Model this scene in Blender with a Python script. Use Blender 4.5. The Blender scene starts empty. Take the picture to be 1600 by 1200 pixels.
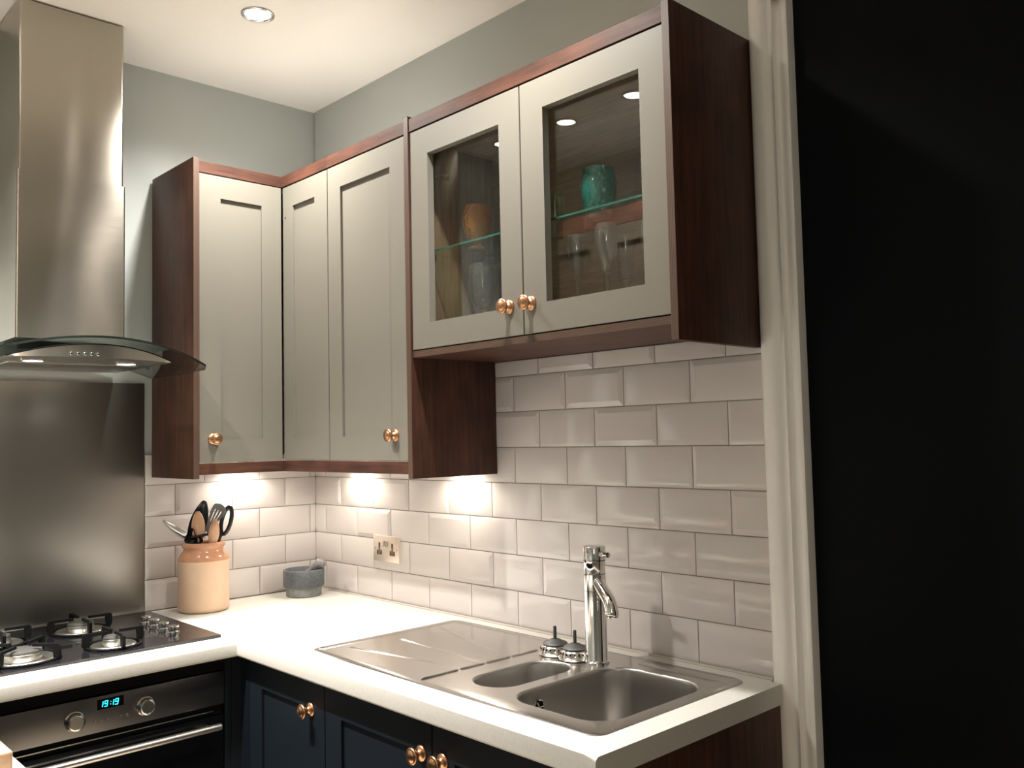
import bpy, bmesh, math, random
from mathutils import Vector, Matrix
random.seed(7)
C = bpy.context.scene.collection
S = bpy.context.scene
PI = math.pi

# ------------------------------------------------------------------ camera
CAM = Vector((2.9302, -1.7569, 1.438)); YAW, PITCH, ROLL = 2.3834, 0.0592, -0.0219; FPX = 1390.0
fw = Vector((math.cos(YAW)*math.cos(PITCH), math.sin(YAW)*math.cos(PITCH), math.sin(PITCH)))
rt = Vector((math.sin(YAW), -math.cos(YAW), 0)); up = rt.cross(fw)
r2 = rt*math.cos(ROLL) + up*math.sin(ROLL); u2 = -rt*math.sin(ROLL) + up*math.cos(ROLL)
cam = bpy.data.objects.new('camera', bpy.data.cameras.new('camera')); C.objects.link(cam)
m = Matrix((r2, u2, -fw)).transposed().to_4x4(); m.translation = CAM
cam.matrix_world = m
cam.data.sensor_width = 36.0; cam.data.lens = FPX/1600*36.0; cam.data.clip_start = 0.02
S.camera = cam
# ------------------------------------------------------------------ world, exposure, lights
S.view_settings.view_transform = 'Standard'; S.view_settings.look = 'None'
S.view_settings.gamma = 1.0; S.view_settings.exposure = 0.45
try: S.view_settings.use_curve_mapping = False
except Exception: pass
w = bpy.data.worlds.new('world'); S.world = w; w.use_nodes = True
w.node_tree.nodes['Background'].inputs[0].default_value = (1.0, 0.9, 0.78, 1)
w.node_tree.nodes['Background'].inputs[1].default_value = 0.0
WARM = (1.0, 0.95, 0.89); SPOT_W = 85.0; PUCK_W = 5.0; HOOD_W = 0.7; FILL_W = 7.0
CEIL = 2.695
SPOTS = [(0.583, -0.531), (1.50, -0.56), (0.193, -1.385), (0.551, -1.40), (0.91, -1.385)]
SPOT_P = [1.25, 1.0, 0.4, 2.6, 5.0]; SPOT_A = [2.5, 2.2, 1.3, 1.6, 1.7]

# ------------------------------------------------------------------ materials
def new_mat(name):
    mt = bpy.data.materials.new(name); mt.use_nodes = True
    nt = mt.node_tree; return mt, nt, nt.nodes['Principled BSDF'], nt.nodes['Material Output']
def setp(b, **k):
    for a, v in k.items():
        a = a.replace('_', ' ')
        if a in b.inputs: b.inputs[a].default_value = v
def mat(name, col, rough=0.5, metal=0.0, var=0.0, vscale=8.0, stretch=(1,1,1), bump=0.0, bscale=40.0, rvar=0.0, **k):
    mt, nt, b, o = new_mat(name)
    setp(b, Base_Color=(*col, 1), Roughness=rough, Metallic=metal, **k)
    if var or bump or rvar:
        tc = nt.nodes.new('ShaderNodeTexCoord'); mp = nt.nodes.new('ShaderNodeMapping'); mp.inputs['Scale'].default_value = stretch
        nt.links.new(tc.outputs['Object'], mp.inputs['Vector'])
        n = nt.nodes.new('ShaderNodeTexNoise'); n.inputs['Scale'].default_value = vscale; n.inputs['Detail'].default_value = 5
        nt.links.new(mp.outputs[0], n.inputs['Vector'])
        if var:
            mx = nt.nodes.new('ShaderNodeMix'); mx.data_type = 'RGBA'
            mx.inputs['A'].default_value = (*[max(0, c*(1-var)) for c in col], 1); mx.inputs['B'].default_value = (*[min(1, c*(1+var)) for c in col], 1)
            rp = nt.nodes.new('ShaderNodeMapRange'); rp.inputs['From Min'].default_value = 0.3; rp.inputs['From Max'].default_value = 0.7
            nt.links.new(n.outputs[0], rp.inputs[0]); nt.links.new(rp.outputs[0], mx.inputs['Factor'])
            nt.links.new(mx.outputs['Result'], b.inputs['Base Color'])
        if rvar:
            rr = nt.nodes.new('ShaderNodeMapRange'); rr.inputs['To Min'].default_value = rough-rvar; rr.inputs['To Max'].default_value = rough+rvar
            nt.links.new(n.outputs[0], rr.inputs[0]); nt.links.new(rr.outputs[0], b.inputs['Roughness'])
        if bump:
            n2 = nt.nodes.new('ShaderNodeTexNoise'); n2.inputs['Scale'].default_value = bscale; n2.inputs['Detail'].default_value = 3
            nt.links.new(mp.outputs[0], n2.inputs['Vector'])
            bp = nt.nodes.new('ShaderNodeBump'); bp.inputs['Strength'].default_value = bump; bp.inputs['Distance'].default_value = 0.002
            nt.links.new(n2.outputs[0], bp.inputs['Height']); nt.links.new(bp.outputs[0], b.inputs['Normal'])
    return mt
def wood(name, stretch, dark=(0.030, 0.014, 0.010), light=(0.098, 0.040, 0.025), rough=0.5):
    mt, nt, b, o = new_mat(name)
    tc = nt.nodes.new('ShaderNodeTexCoord'); mp = nt.nodes.new('ShaderNodeMapping'); mp.inputs['Scale'].default_value = stretch
    nt.links.new(tc.outputs['Object'], mp.inputs['Vector'])
    n = nt.nodes.new('ShaderNodeTexNoise'); n.inputs['Scale'].default_value = 3.0; n.inputs['Detail'].default_value = 8; n.inputs['Roughness'].default_value = 0.65; n.inputs['Distortion'].default_value = 0.6
    nt.links.new(mp.outputs[0], n.inputs['Vector'])
    n3 = nt.nodes.new('ShaderNodeTexNoise'); n3.inputs['Scale'].default_value = 9.0; n3.inputs['Detail'].default_value = 3
    nt.links.new(tc.outputs['Object'], n3.inputs['Vector'])
    ad = nt.nodes.new('ShaderNodeMath'); ad.operation = 'ADD'
    ml = nt.nodes.new('ShaderNodeMath'); ml.operation = 'MULTIPLY'; ml.inputs[1].default_value = 0.55
    nt.links.new(n3.outputs[0], ml.inputs[0]); nt.links.new(n.outputs[0], ad.inputs[0]); nt.links.new(ml.outputs[0], ad.inputs[1])
    cr = nt.nodes.new('ShaderNodeValToRGB'); e = cr.color_ramp.elements
    e[0].position = 0.55; e[0].color = (*dark, 1); e[1].position = 1.0; e[1].color = (*light, 1)
    nt.links.new(ad.outputs[0], cr.inputs[0]); nt.links.new(cr.outputs[0], b.inputs['Base Color'])
    setp(b, Roughness=rough, Specular_IOR_Level=0.25)
    bp = nt.nodes.new('ShaderNodeBump'); bp.inputs['Strength'].default_value = 0.12; bp.inputs['Distance'].default_value = 0.001
    nt.links.new(n.outputs[0], bp.inputs['Height']); nt.links.new(bp.outputs[0], b.inputs['Normal'])
    return mt
def ply(name, axis):
    mt, nt, b, o = new_mat(name)
    tc = nt.nodes.new('ShaderNodeTexCoord'); wv = nt.nodes.new('ShaderNodeTexWave')
    wv.wave_type = 'BANDS'; wv.bands_direction = axis; wv.inputs['Scale'].default_value = 75; wv.inputs['Distortion'].default_value = 0.4
    nt.links.new(tc.outputs['Object'], wv.inputs['Vector'])
    cr = nt.nodes.new('ShaderNodeValToRGB'); e = cr.color_ramp.elements
    e[0].color = (0.045, 0.022, 0.014, 1); e[1].color = (0.105, 0.060, 0.038, 1)
    nt.links.new(wv.outputs[0], cr.inputs[0]); nt.links.new(cr.outputs[0], b.inputs['Base Color'])
    setp(b, Roughness=0.5)
    return mt
def brushed(name, col, rough, streak, aniso=0.0, wave=0.0, tangent=None, rot=0.0, bump=0.06, rv=0.2):
    mt, nt, b, o = new_mat(name)
    setp(b, Base_Color=(*col, 1), Metallic=1.0, Roughness=rough, Anisotropic=aniso, Anisotropic_Rotation=rot)
    tc = nt.nodes.new('ShaderNodeTexCoord'); mp = nt.nodes.new('ShaderNodeMapping'); mp.inputs['Scale'].default_value = streak
    nt.links.new(tc.outputs['Object'], mp.inputs['Vector'])
    n = nt.nodes.new('ShaderNodeTexNoise'); n.inputs['Scale'].default_value = 6; n.inputs['Detail'].default_value = 6
    nt.links.new(mp.outputs[0], n.inputs['Vector'])
    rr = nt.nodes.new('ShaderNodeMapRange'); rr.inputs['To Min'].default_value = rough*(1-rv); rr.inputs['To Max'].default_value = rough*(1+rv)
    nt.links.new(n.outputs[0], rr.inputs[0]); nt.links.new(rr.outputs[0], b.inputs['Roughness'])
    bp = nt.nodes.new('ShaderNodeBump'); bp.inputs['Strength'].default_value = bump; bp.inputs['Distance'].default_value = 0.0006
    nt.links.new(n.outputs[0], bp.inputs['Height']); last = bp
    if wave:
        n2 = nt.nodes.new('ShaderNodeTexNoise'); n2.inputs['Scale'].default_value = 3.5; n2.inputs['Detail'].default_value = 0
        nt.links.new(tc.outputs['Object'], n2.inputs['Vector'])
        b2 = nt.nodes.new('ShaderNodeBump'); b2.inputs['Strength'].default_value = 1.0; b2.inputs['Distance'].default_value = wave
        nt.links.new(n2.outputs[0], b2.inputs['Height']); nt.links.new(bp.outputs[0], b2.inputs['Normal']); last = b2
    nt.links.new(last.outputs[0], b.inputs['Normal'])
    if tangent:
        cx = nt.nodes.new('ShaderNodeCombineXYZ')
        for i in range(3): cx.inputs[i].default_value = tangent[i]
        nt.links.new(cx.outputs[0], b.inputs['Tangent'])
    return mt
def thin_glass(name, tint, ior=1.5, rough=0.0, pattern=0.0, boost=1.0, body=0.0, bcol=None):
    mt, nt, b, o = new_mat(name); nt.nodes.remove(b)
    tr = nt.nodes.new('ShaderNodeBsdfTransparent'); tr.inputs[0].default_value = (*tint, 1)
    gl = nt.nodes.new('ShaderNodeBsdfGlossy'); gl.inputs['Roughness'].default_value = rough; gl.inputs[0].default_value = (1, 1, 1, 1)
    fr = nt.nodes.new('ShaderNodeLayerWeight'); fr.inputs['Blend'].default_value = 0.5
    pw = nt.nodes.new('ShaderNodeMath'); pw.operation = 'POWER'; pw.inputs[1].default_value = 5.0
    ma = nt.nodes.new('ShaderNodeMath'); ma.operation = 'MULTIPLY_ADD'; r0 = ((ior-1)/(ior+1))**2; ma.inputs[1].default_value = 1-r0; ma.inputs[2].default_value = r0
    nt.links.new(fr.outputs['Facing'], pw.inputs[0]); nt.links.new(pw.outputs[0], ma.inputs[0])
    mx = nt.nodes.new('ShaderNodeMixShader'); mm = nt.nodes.new('ShaderNodeMath'); mm.operation = 'MULTIPLY'; mm.inputs[1].default_value = boost; mm.use_clamp = True
    nt.links.new(ma.outputs[0], mm.inputs[0]); nt.links.new(mm.outputs[0], mx.inputs[0]); nt.links.new(tr.outputs[0], mx.inputs[1]); nt.links.new(gl.outputs[0], mx.inputs[2])
    nt.links.new(mx.outputs[0], o.inputs[0])
    if body:
        tl = nt.nodes.new('ShaderNodeBsdfTranslucent'); tl.inputs[0].default_value = (*bcol, 1); df = nt.nodes.new('ShaderNodeBsdfDiffuse'); df.inputs[0].default_value = (*bcol, 1)
        m1 = nt.nodes.new('ShaderNodeMixShader'); m1.inputs[0].default_value = 0.5; nt.links.new(tl.outputs[0], m1.inputs[1]); nt.links.new(df.outputs[0], m1.inputs[2])
        m2 = nt.nodes.new('ShaderNodeMixShader'); m2.inputs[0].default_value = body; nt.links.new(tr.outputs[0], m2.inputs[1]); nt.links.new(m1.outputs[0], m2.inputs[2]); nt.links.new(m2.outputs[0], mx.inputs[1])
    if pattern:
        tc = nt.nodes.new('ShaderNodeTexCoord'); v = nt.nodes.new('ShaderNodeTexVoronoi'); v.inputs['Scale'].default_value = 110
        nt.links.new(tc.outputs['Object'], v.inputs['Vector'])
        bp = nt.nodes.new('ShaderNodeBump'); bp.inputs['Strength'].default_value = pattern; bp.inputs['Distance'].default_value = 0.004
        nt.links.new(v.outputs['Distance'], bp.inputs['Height']); nt.links.new(bp.outputs[0], gl.inputs['Normal']); nt.links.new(bp.outputs[0], fr.inputs['Normal'])
    return mt
def emit(name, col, st):
    mt, nt, b, o = new_mat(name); setp(b, Base_Color=(*col, 1), Emission_Color=(*col, 1), Emission_Strength=st); return mt

M = dict(
    wall=mat('wall_paint', (0.46, 0.492, 0.475), 0.85, bump=0.05, bscale=60),
    ceil=mat('ceiling_paint', (0.95, 0.92, 0.87), 0.9, bump=0.03, bscale=30),
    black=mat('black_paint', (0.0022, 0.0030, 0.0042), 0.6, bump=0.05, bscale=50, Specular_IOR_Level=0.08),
    trim=mat('white_gloss_paint', (0.80, 0.78, 0.74), 0.35, bump=0.05, bscale=20),
    floor=mat('floor_boards', (0.58, 0.49, 0.38), 0.5, var=0.3, vscale=3, stretch=(1, 8, 1)),
    tile=mat('glazed_tile', (0.57, 0.53, 0.51), 0.11, bump=0.02, bscale=14),
    grout=mat('grey_grout', (0.26, 0.23, 0.19), 0.9, var=0.1, vscale=40),
    wv=wood('stained_wood_vertical', (26, 26, 1.6)), wx=wood('stained_wood_along_x', (1.6, 26, 26)), wy=wood('stained_wood_along_y', (26, 1.6, 26)),
    plyx=ply('plywood_edge_x', 'X'), plyy=ply('plywood_edge_y', 'Y'), plyz=ply('plywood_edge_z', 'Z'),
    panel=brushed('oven_panel_steel', (0.17, 0.165, 0.16), 0.34, (2, 60, 60), bump=0.02),
    oppdoor=mat('umber_painted_doors', (0.055, 0.042, 0.030), 0.5),
    oakx=wood('oak_laminate', (2, 30, 30), (0.14, 0.095, 0.055), (0.27, 0.19, 0.115), 0.55), oakz=wood('oak_laminate_upright', (30, 30, 2), (0.14, 0.095, 0.055), (0.30, 0.21, 0.125), 0.55),
    door=mat('stone_grey_paint', (0.168, 0.158, 0.131), 0.45, bump=0.03, bscale=60),
    navy=mat('navy_paint', (0.0030, 0.0060, 0.0100), 0.55, bump=0.03, bscale=60, Specular_IOR_Level=0.22),
    carc=mat('white_carcass', (0.55, 0.53, 0.5), 0.6), dark=mat('dark_void', (0.003, 0.003, 0.0035), 0.8, Specular_IOR_Level=0.1),
    worktop=mat('cream_laminate', (0.54, 0.525, 0.48), 0.38, var=0.04, vscale=160),
    steel=brushed('brushed_steel', (0.56, 0.54, 0.50), 0.30, (3, 60, 3), bump=0.04),
    sinksteel=brushed('sink_steel', (0.54, 0.52, 0.49), 0.22, (1, 40, 40), bump=0.0, rv=0.06),
    bowl=brushed('sink_bowl_steel', (0.40, 0.385, 0.36), 0.32, (60, 60, 2), bump=0.0, rv=0.1),
    chim=brushed('chimney_steel', (0.40, 0.37, 0.32), 0.22, (2, 2, 140), aniso=0.85, wave=0.012, tangent=(0, 0, 1), bump=0.05),
    splash=brushed('splashback_steel', (0.29, 0.275, 0.255), 0.36, (2, 2, 160), wave=0.004, bump=0.05),
    chrome=mat('chrome', (0.78, 0.77, 0.75), 0.06, 1.0), chromed=mat('satin_chrome', (0.62, 0.60, 0.56), 0.22, 1.0),
    brass=mat('aged_brass', (0.54, 0.30, 0.165), 0.30, 1.0, var=0.15, vscale=60),
    hobglass=mat('black_hob_glass', (0.006, 0.006, 0.007), 0.06), iron=mat('cast_iron', (0.003, 0.003, 0.0033), 0.6, bump=0.2, bscale=200, Specular_IOR_Level=0.12),
    cap=mat('burner_enamel', (0.10, 0.097, 0.09), 0.4, 0.6), alu=mat('burner_alloy', (0.50, 0.485, 0.45), 0.3, 1.0),
    ovenglass=mat('oven_glass', (0.003, 0.003, 0.0035), 0.14), display=mat('display_black', (0.004, 0.004, 0.006), 0.1),
    digit=emit('cyan_digits', (0.02, 0.75, 1.0), 3.0),
    lamp=emit('lamp_face', (1.0, 0.93, 0.82), 22.0), puck=emit('puck_lamp_face', (1.0, 0.85, 0.65), 12.0), hoodlamp=emit('hood_lamp_face', (1.0, 0.97, 1.0), 9.0),
    pane=thin_glass('cabinet_pane', (0.93, 0.94, 0.93), 1.5, boost=1.0), shelf=thin_glass('glass_shelf', (0.86, 0.93, 0.89), 1.5),
    shelfedge=mat('glass_shelf_edge', (0.06, 0.34, 0.24), 0.15, Transmission_Weight=0.6),
    canopy=thin_glass('canopy_glass', (0.58, 0.63, 0.60), 1.5, boost=1.2), canopyedge=mat('canopy_glass_edge', (0.008, 0.012, 0.010), 0.15),
    clear=thin_glass('clear_glass', (0.95, 0.955, 0.94), 1.5, boost=2.0, body=0.04, bcol=(0.9, 0.9, 0.88)), clearsolid=mat('clear_glass_stem', (1, 1, 1), 0.02, Transmission_Weight=1.0, IOR=1.5),
    amber=thin_glass('amber_glass', (0.85, 0.52, 0.06), 1.6, 0.08, 0.9, 1.6, 0.30, (0.95, 0.50, 0.02)), ambers=mat('amber_glass_foot', (0.85, 0.45, 0.05), 0.08, Transmission_Weight=0.8),
    teal=thin_glass('teal_glass', (0.20, 0.72, 0.64), 1.6, 0.08, 0.9, 1.8, 0.30, (0.03, 0.62, 0.50)), teals=mat('teal_glass_foot', (0.03, 0.55, 0.45), 0.08, Transmission_Weight=0.8),
    purple=thin_glass('purple_glass', (0.45, 0.38, 0.42), 1.6, 0.08, 0.9, 1.8, 0.25, (0.28, 0.20, 0.26)), purples=mat('purple_glass_foot', (0.25, 0.18, 0.24), 0.08, Transmission_Weight=0.8),
    green=thin_glass('pale_green_glass', (0.86, 0.90, 0.74), 1.5, boost=1.5, body=0.06, bcol=(0.6, 0.8, 0.4)), greens=mat('green_glass_foot', (0.62, 0.85, 0.50), 0.05, Transmission_Weight=0.9),
    cream=mat('unglazed_stoneware', (0.70, 0.49, 0.34), 0.55, var=0.05, vscale=20), glaze=mat('brown_salt_glaze', (0.52, 0.26, 0.15), 0.15, var=0.12, vscale=18),
    spoonwood=mat('beech_wood', (0.66, 0.40, 0.25), 0.55, var=0.1, vscale=20, stretch=(8, 8, 1)),
    blackpl=mat('black_nylon', (0.012, 0.012, 0.015), 0.25), greypl=mat('grey_nylon', (0.16, 0.165, 0.16), 0.3), bright=mat('polished_steel', (0.75, 0.74, 0.74), 0.14, 1.0),
    slate=mat('grey_granite', (0.095, 0.105, 0.115), 0.6, var=0.25, vscale=90), slate2=mat('pale_granite', (0.22, 0.228, 0.225), 0.65, var=0.2, vscale=90),
    pestle=mat('polished_granite', (0.20, 0.195, 0.19), 0.3, var=0.2, vscale=90),
    sockplate=mat('satin_nickel_plate', (0.80, 0.70, 0.62), 0.35, 0.75), hole=mat('socket_insert', (0.13, 0.11, 0.085), 0.5), holed=mat('socket_pin_hole', (0.02, 0.012, 0.006), 0.6),
    silicone=mat('grey_sealant', (0.42, 0.38, 0.33), 0.5), board=mat('chopping_block_wood', (0.42, 0.26, 0.155), 0.5, var=0.12, vscale=6, stretch=(1, 12, 12)),
    basket=mat('basket_steel', (0.72, 0.70, 0.66), 0.15, 1.0), rubber=mat('black_rubber', (0.02, 0.02, 0.018), 0.5), hinge=mat('hinge_nickel', (0.7, 0.7, 0.68), 0.2, 1.0),
)

# ------------------------------------------------------------------ mesh helpers
class MB:
    def __init__(s): s.bm = bmesh.new(); s.mats = []
    def mi(s, m):
        if m not in s.mats: s.mats.append(m)
        return s.mats.index(m)
    def _tag(s, faces, m):
        i = s.mi(m)
        for f in faces: f.material_index = i
    def box(s, x0, y0, z0, x1, y1, z1, m, bev=0.0, seg=2):
        g = bmesh.ops.create_cube(s.bm, size=1.0); vs = g['verts']
        for v in vs:
            v.co = Vector((x0+(x1-x0)*(v.co.x+.5), y0+(y1-y0)*(v.co.y+.5), z0+(z1-z0)*(v.co.z+.5)))
        fs = list({f for v in vs for f in v.link_faces}); s._tag(fs, m)
        if bev:
            es = list({e for v in vs for e in v.link_edges})
            r = bmesh.ops.bevel(s.bm, geom=es, offset=bev, segments=seg, affect='EDGES', profile=0.5)
            s._tag(r['faces'], m)
        return s
    def lathe(s, prof, mat4, m, seg=40, mfun=None):
        rings = []
        for (r, z) in prof:
            if r < 1e-6: rings.append([s.bm.verts.new(mat4 @ Vector((0, 0, z)))])
            else: rings.append([s.bm.verts.new(mat4 @ Vector((r*math.cos(2*PI*k/seg), r*math.sin(2*PI*k/seg), z))) for k in range(seg)])
        for i in range(len(rings)-1):
            a, b = rings[i], rings[i+1]; fs = []
            for k in range(seg):
                k2 = (k+1) % seg
                if len(a) == 1 and len(b) == 1: continue
                if len(a) == 1: fs.append(s.bm.faces.new((a[0], b[k], b[k2])))
                elif len(b) == 1: fs.append(s.bm.faces.new((a[k], a[k2], b[0])))
                else: fs.append(s.bm.faces.new((a[k], a[k2], b[k2], b[k])))
            s._tag(fs, mfun(i) if mfun else m)
        return s
    def tube(s, pts, rad, m, seg=14, closed=False, caps=True, flat=1.0):
        pts = [Vector(p) for p in pts]; n = len(pts)
        if not hasattr(rad, '__len__'): rad = [rad]*n
        rings = []; prev = None
        for i, p in enumerate(pts):
            if closed: d = pts[(i+1) % n] - pts[i-1]
            else: d = pts[min(i+1, n-1)] - pts[max(i-1, 0)]
            d.normalize()
            if prev is None:
                a = Vector((0, 0, 1)) if abs(d.z) < .9 else Vector((1, 0, 0)); u = d.cross(a).normalized()
            else: u = (prev - d*prev.dot(d)).normalized()
            v = d.cross(u); prev = u
            rings.append([s.bm.verts.new(p + (u*math.cos(2*PI*k/seg) + v*flat*math.sin(2*PI*k/seg))*rad[i]) for k in range(seg)])
        fs = []
        for i in range(n if closed else n-1):
            a, b = rings[i], rings[(i+1) % n]
            for k in range(seg): fs.append(s.bm.faces.new((a[k], a[(k+1) % seg], b[(k+1) % seg], b[k])))
        if caps and not closed:
            fs.append(s.bm.faces.new(rings[0][::-1])); fs.append(s.bm.faces.new(rings[-1]))
        s._tag(fs, m); return s
    def prism(s, poly, fn, a0, a1, m, mside=None):
        lo = [s.bm.verts.new(fn(p[0], p[1], a0)) for p in poly]; hi = [s.bm.verts.new(fn(p[0], p[1], a1)) for p in poly]; n = len(poly)
        s._tag([s.bm.faces.new(lo[::-1]), s.bm.faces.new(hi)], m)
        s._tag([s.bm.faces.new((lo[i], lo[(i+1) % n], hi[(i+1) % n], hi[i])) for i in range(n)], mside or m); return s
    def grid(s, us, vs, fill, top, bot, m):
        T = {}; B = {}
        def tv(i, j):
            if (i, j) not in T: T[i, j] = s.bm.verts.new(top(us[i], vs[j])); B[i, j] = s.bm.verts.new(bot(us[i], vs[j]))
            return T[i, j]
        fs = []; cells = {(i, j) for i in range(len(us)-1) for j in range(len(vs)-1) if fill(i, j)}
        for (i, j) in cells:
            q = [(i, j), (i+1, j), (i+1, j+1), (i, j+1)]
            fs.append(s.bm.faces.new([tv(*c) for c in q])); fs.append(s.bm.faces.new([B[c] for c in q[::-1]]))
            for (di, dj, a, b) in ((0, -1, 0, 1), (1, 0, 1, 2), (0, 1, 2, 3), (-1, 0, 3, 0)):
                if (i+di, j+dj) not in cells: fs.append(s.bm.faces.new((B[q[a]], B[q[b]], T[q[b]], T[q[a]])))
        s._tag(fs, m); return s
    def loft(s, loops, m, cap=False, close=True):
        rings = [[s.bm.verts.new(p) for p in lp] for lp in loops]; n = len(rings[0]); fs = []
        for a, b in zip(rings, rings[1:]):
            for k in range(n if close else n-1): fs.append(s.bm.faces.new((a[k], a[(k+1) % n], b[(k+1) % n], b[k])))
        if cap: fs.append(s.bm.faces.new(rings[-1]))
        s._tag(fs, m); return rings

def wloc(o):
    v = Vector((0, 0, 0))
    while o is not None: v += Vector(o.location); o = o.parent
    return v
def obj(name, mb, parent=None, base=None, smooth=35, label=None, norm=True):
    me = bpy.data.meshes.new(name)
    if norm: bmesh.ops.recalc_face_normals(mb.bm, faces=mb.bm.faces)
    off = wloc(parent) if parent else Vector(base or (0, 0, 0))
    bmesh.ops.translate(mb.bm, vec=-off, verts=mb.bm.verts)
    mb.bm.to_mesh(me); mb.bm.free()
    for mt in mb.mats: me.materials.append(mt)
    if smooth:
        for p in me.polygons: p.use_smooth = True
        me.set_sharp_from_angle(angle=math.radians(smooth))
    o = bpy.data.objects.new(name, me); C.objects.link(o)
    if parent: o.parent = parent
    else: o.location = off
    if label: o['label'] = label
    return o
def tag(o, label, cat, group=None):
    o['label'] = label; o['category'] = cat
    if group: o['group'] = group
    return o
def thing(name, label, cat, loc=(0, 0, 0), group=None):
    o = bpy.data.objects.new(name, None); C.objects.link(o); o.location = loc; o.empty_display_size = 0.05
    return tag(o, label, cat, group)
def struct(name, mb, parent=None, smooth=35):
    o = obj(name, mb, parent, smooth=smooth)
    if not parent: o['kind'] = 'structure'
    return o
def TR(x, y, z): return Matrix.Translation((x, y, z))
def frame(origin, zdir, xhint=(0, 0, 1)):
    z = Vector(zdir).normalized(); x = Vector(xhint); x = (x - z*x.dot(z))
    if x.length < 1e-4: x = Vector((1, 0, 0)) - z*z.x
    x.normalize(); y = z.cross(x)
    mm = Matrix((x, y, z)).transposed().to_4x4(); mm.translation = Vector(origin); return mm
def rrect(x0, y0, x1, y1, r, n=8):
    if not hasattr(r, '__len__'): r = [r]*4
    pts = []
    for (cx, cy, a, rr) in ((x1-r[0], y1-r[0], 0, r[0]), (x0+r[1], y1-r[1], 90, r[1]), (x0+r[2], y0+r[2], 180, r[2]), (x1-r[3], y0+r[3], 270, r[3])):
        for k in range(n+1):
            t = math.radians(a + 90*k/n); pts.append((cx+rr*math.cos(t), cy+rr*math.sin(t)))
    return pts
def bezier(p0, p1, p2, p3, n=12):
    o = []
    for i in range(n+1):
        t = i/n; o.append(Vector(p0)*(1-t)**3 + Vector(p1)*3*t*(1-t)**2 + Vector(p2)*3*t*t*(1-t) + Vector(p3)*t**3)
    return o

# ------------------------------------------------------------------ room shell
b = MB(); b.box(-0.15, -3.75, -0.1, 4.75, 0.16, 0.0, M['floor']); struct('floor', b)
b = MB(); b.box(-0.15, -3.75, CEIL, 4.75, 0.16, CEIL+0.12, M['ceil']); struct('ceiling', b)
b = MB(); b.box(0, 0.008, 0, 1.8895, 0.15, CEIL, M['wall'])
wall_back = struct('wall_back', b)
b = MB(); b.box(-0.15, -1.87, 0, -0.008, 0.15, CEIL, M['wall'])
wall_left = struct('wall_left', b)
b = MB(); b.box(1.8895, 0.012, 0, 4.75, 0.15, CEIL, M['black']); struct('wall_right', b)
b = MB(); b.box(-0.15, -2.0, 0, 2.15, -1.87, CEIL, M['wall']); struct('wall_opposite', b)
b = MB(); b.box(2.02, -3.75, 0, 2.15, -2.0, CEIL, M['wall']); struct('wall_return', b)
b = MB(); b.box(4.6, -3.75, 0, 4.75, 0.012, CEIL, M['wall']); struct('wall_far', b)
b = MB(); b.box(2.15, -3.75, 0, 4.6, -3.6, CEIL, M['wall']); struct('wall_front', b)

# wall tiles
TP, TV, TC, TL, TZ = 0.2025, 0.1015, 0.0705, 0.0281, 0.9
def tiles(umin, umax, u_off, rows, ztop, fn, cut=None):
    mb = MB(); g = 0.00125
    mb.box(0, 0, 0, 1, 1, 1, M['grout'])
    # grout bed
    for v in list(mb.bm.verts):
        v.co = fn(umin + (umax-umin)*v.co.x, TZ - 0.004 + (ztop-TZ+0.004)*v.co.z, -0.0075*(1-v.co.y) + 0.0*v.co.y)
    for n in range(rows):
        z0, z1 = TZ + TV*n, min(TZ + TV*(n+1), ztop)
        off = u_off + (TP/2 if n % 2 else 0.0)
        k = -2
        while off + TP*k < umax:
            a, e = off + TP*k, off + TP*(k+1); k += 1
            a2, e2 = max(a, umin), min(e, umax)
            if e2 - a2 < 0.012 or z1 - z0 < 0.01: continue
            il = 0.014 if a >= umin-1e-6 else 0.0; ir = 0.014 if e <= umax+1e-6 else 0.0; it = 0.014 if TZ+TV*(n+1) <= ztop+1e-6 else 0.0
            A, E, L, H = a2+g, e2-g, z0+g+(0.002 if n == 0 else 0), z1-g
            jit = [random.uniform(-0.00035, 0.00035) for _ in range(3)]
            def w(u, z, base): return base + jit[0] + jit[1]*(u-A)/0.2*1.5 + jit[2]*(z-L)/0.1
            out = [(A, L), (E, L), (E, H), (A, H)]; inn = [(A+il, L+0.014), (E-ir, L+0.014), (E-ir, H-it), (A+il, H-it)]
            r0 = [mb.bm.verts.new(fn(u, z, 0.0)) for u, z in out]; r1 = [mb.bm.verts.new(fn(u, z, 0.0018)) for u, z in out]
            r2_ = [mb.bm.verts.new(fn(u, z, w(u, z, 0.0045))) for u, z in inn]
            fs = []
            for i in range(4):
                j = (i+1) % 4
                fs.append(mb.bm.faces.new((r0[i], r0[j], r1[j], r1[i])))
                fs.append(mb.bm.faces.new((r1[i], r1[j], r2_[j], r2_[i])))
            fs.append(mb.bm.faces.new(r2_)); mb._tag(fs, M['tile'])
    return mb
mb = tiles(0.0, 1.8885, TC, 8, 1.655, lambda u, z, d: Vector((u, -d, z)))
struct('tiles', mb, wall_back, smooth=12)['label'] = 'white bevelled brick tiles with grey grout'
mb = tiles(0.0045, 0.6345, TL, 5, 1.405, lambda u, z, d: Vector((d, -u, z)))
struct('tiles', mb, wall_left, smooth=12)['label'] = 'white bevelled brick tiles with grey grout'

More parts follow.
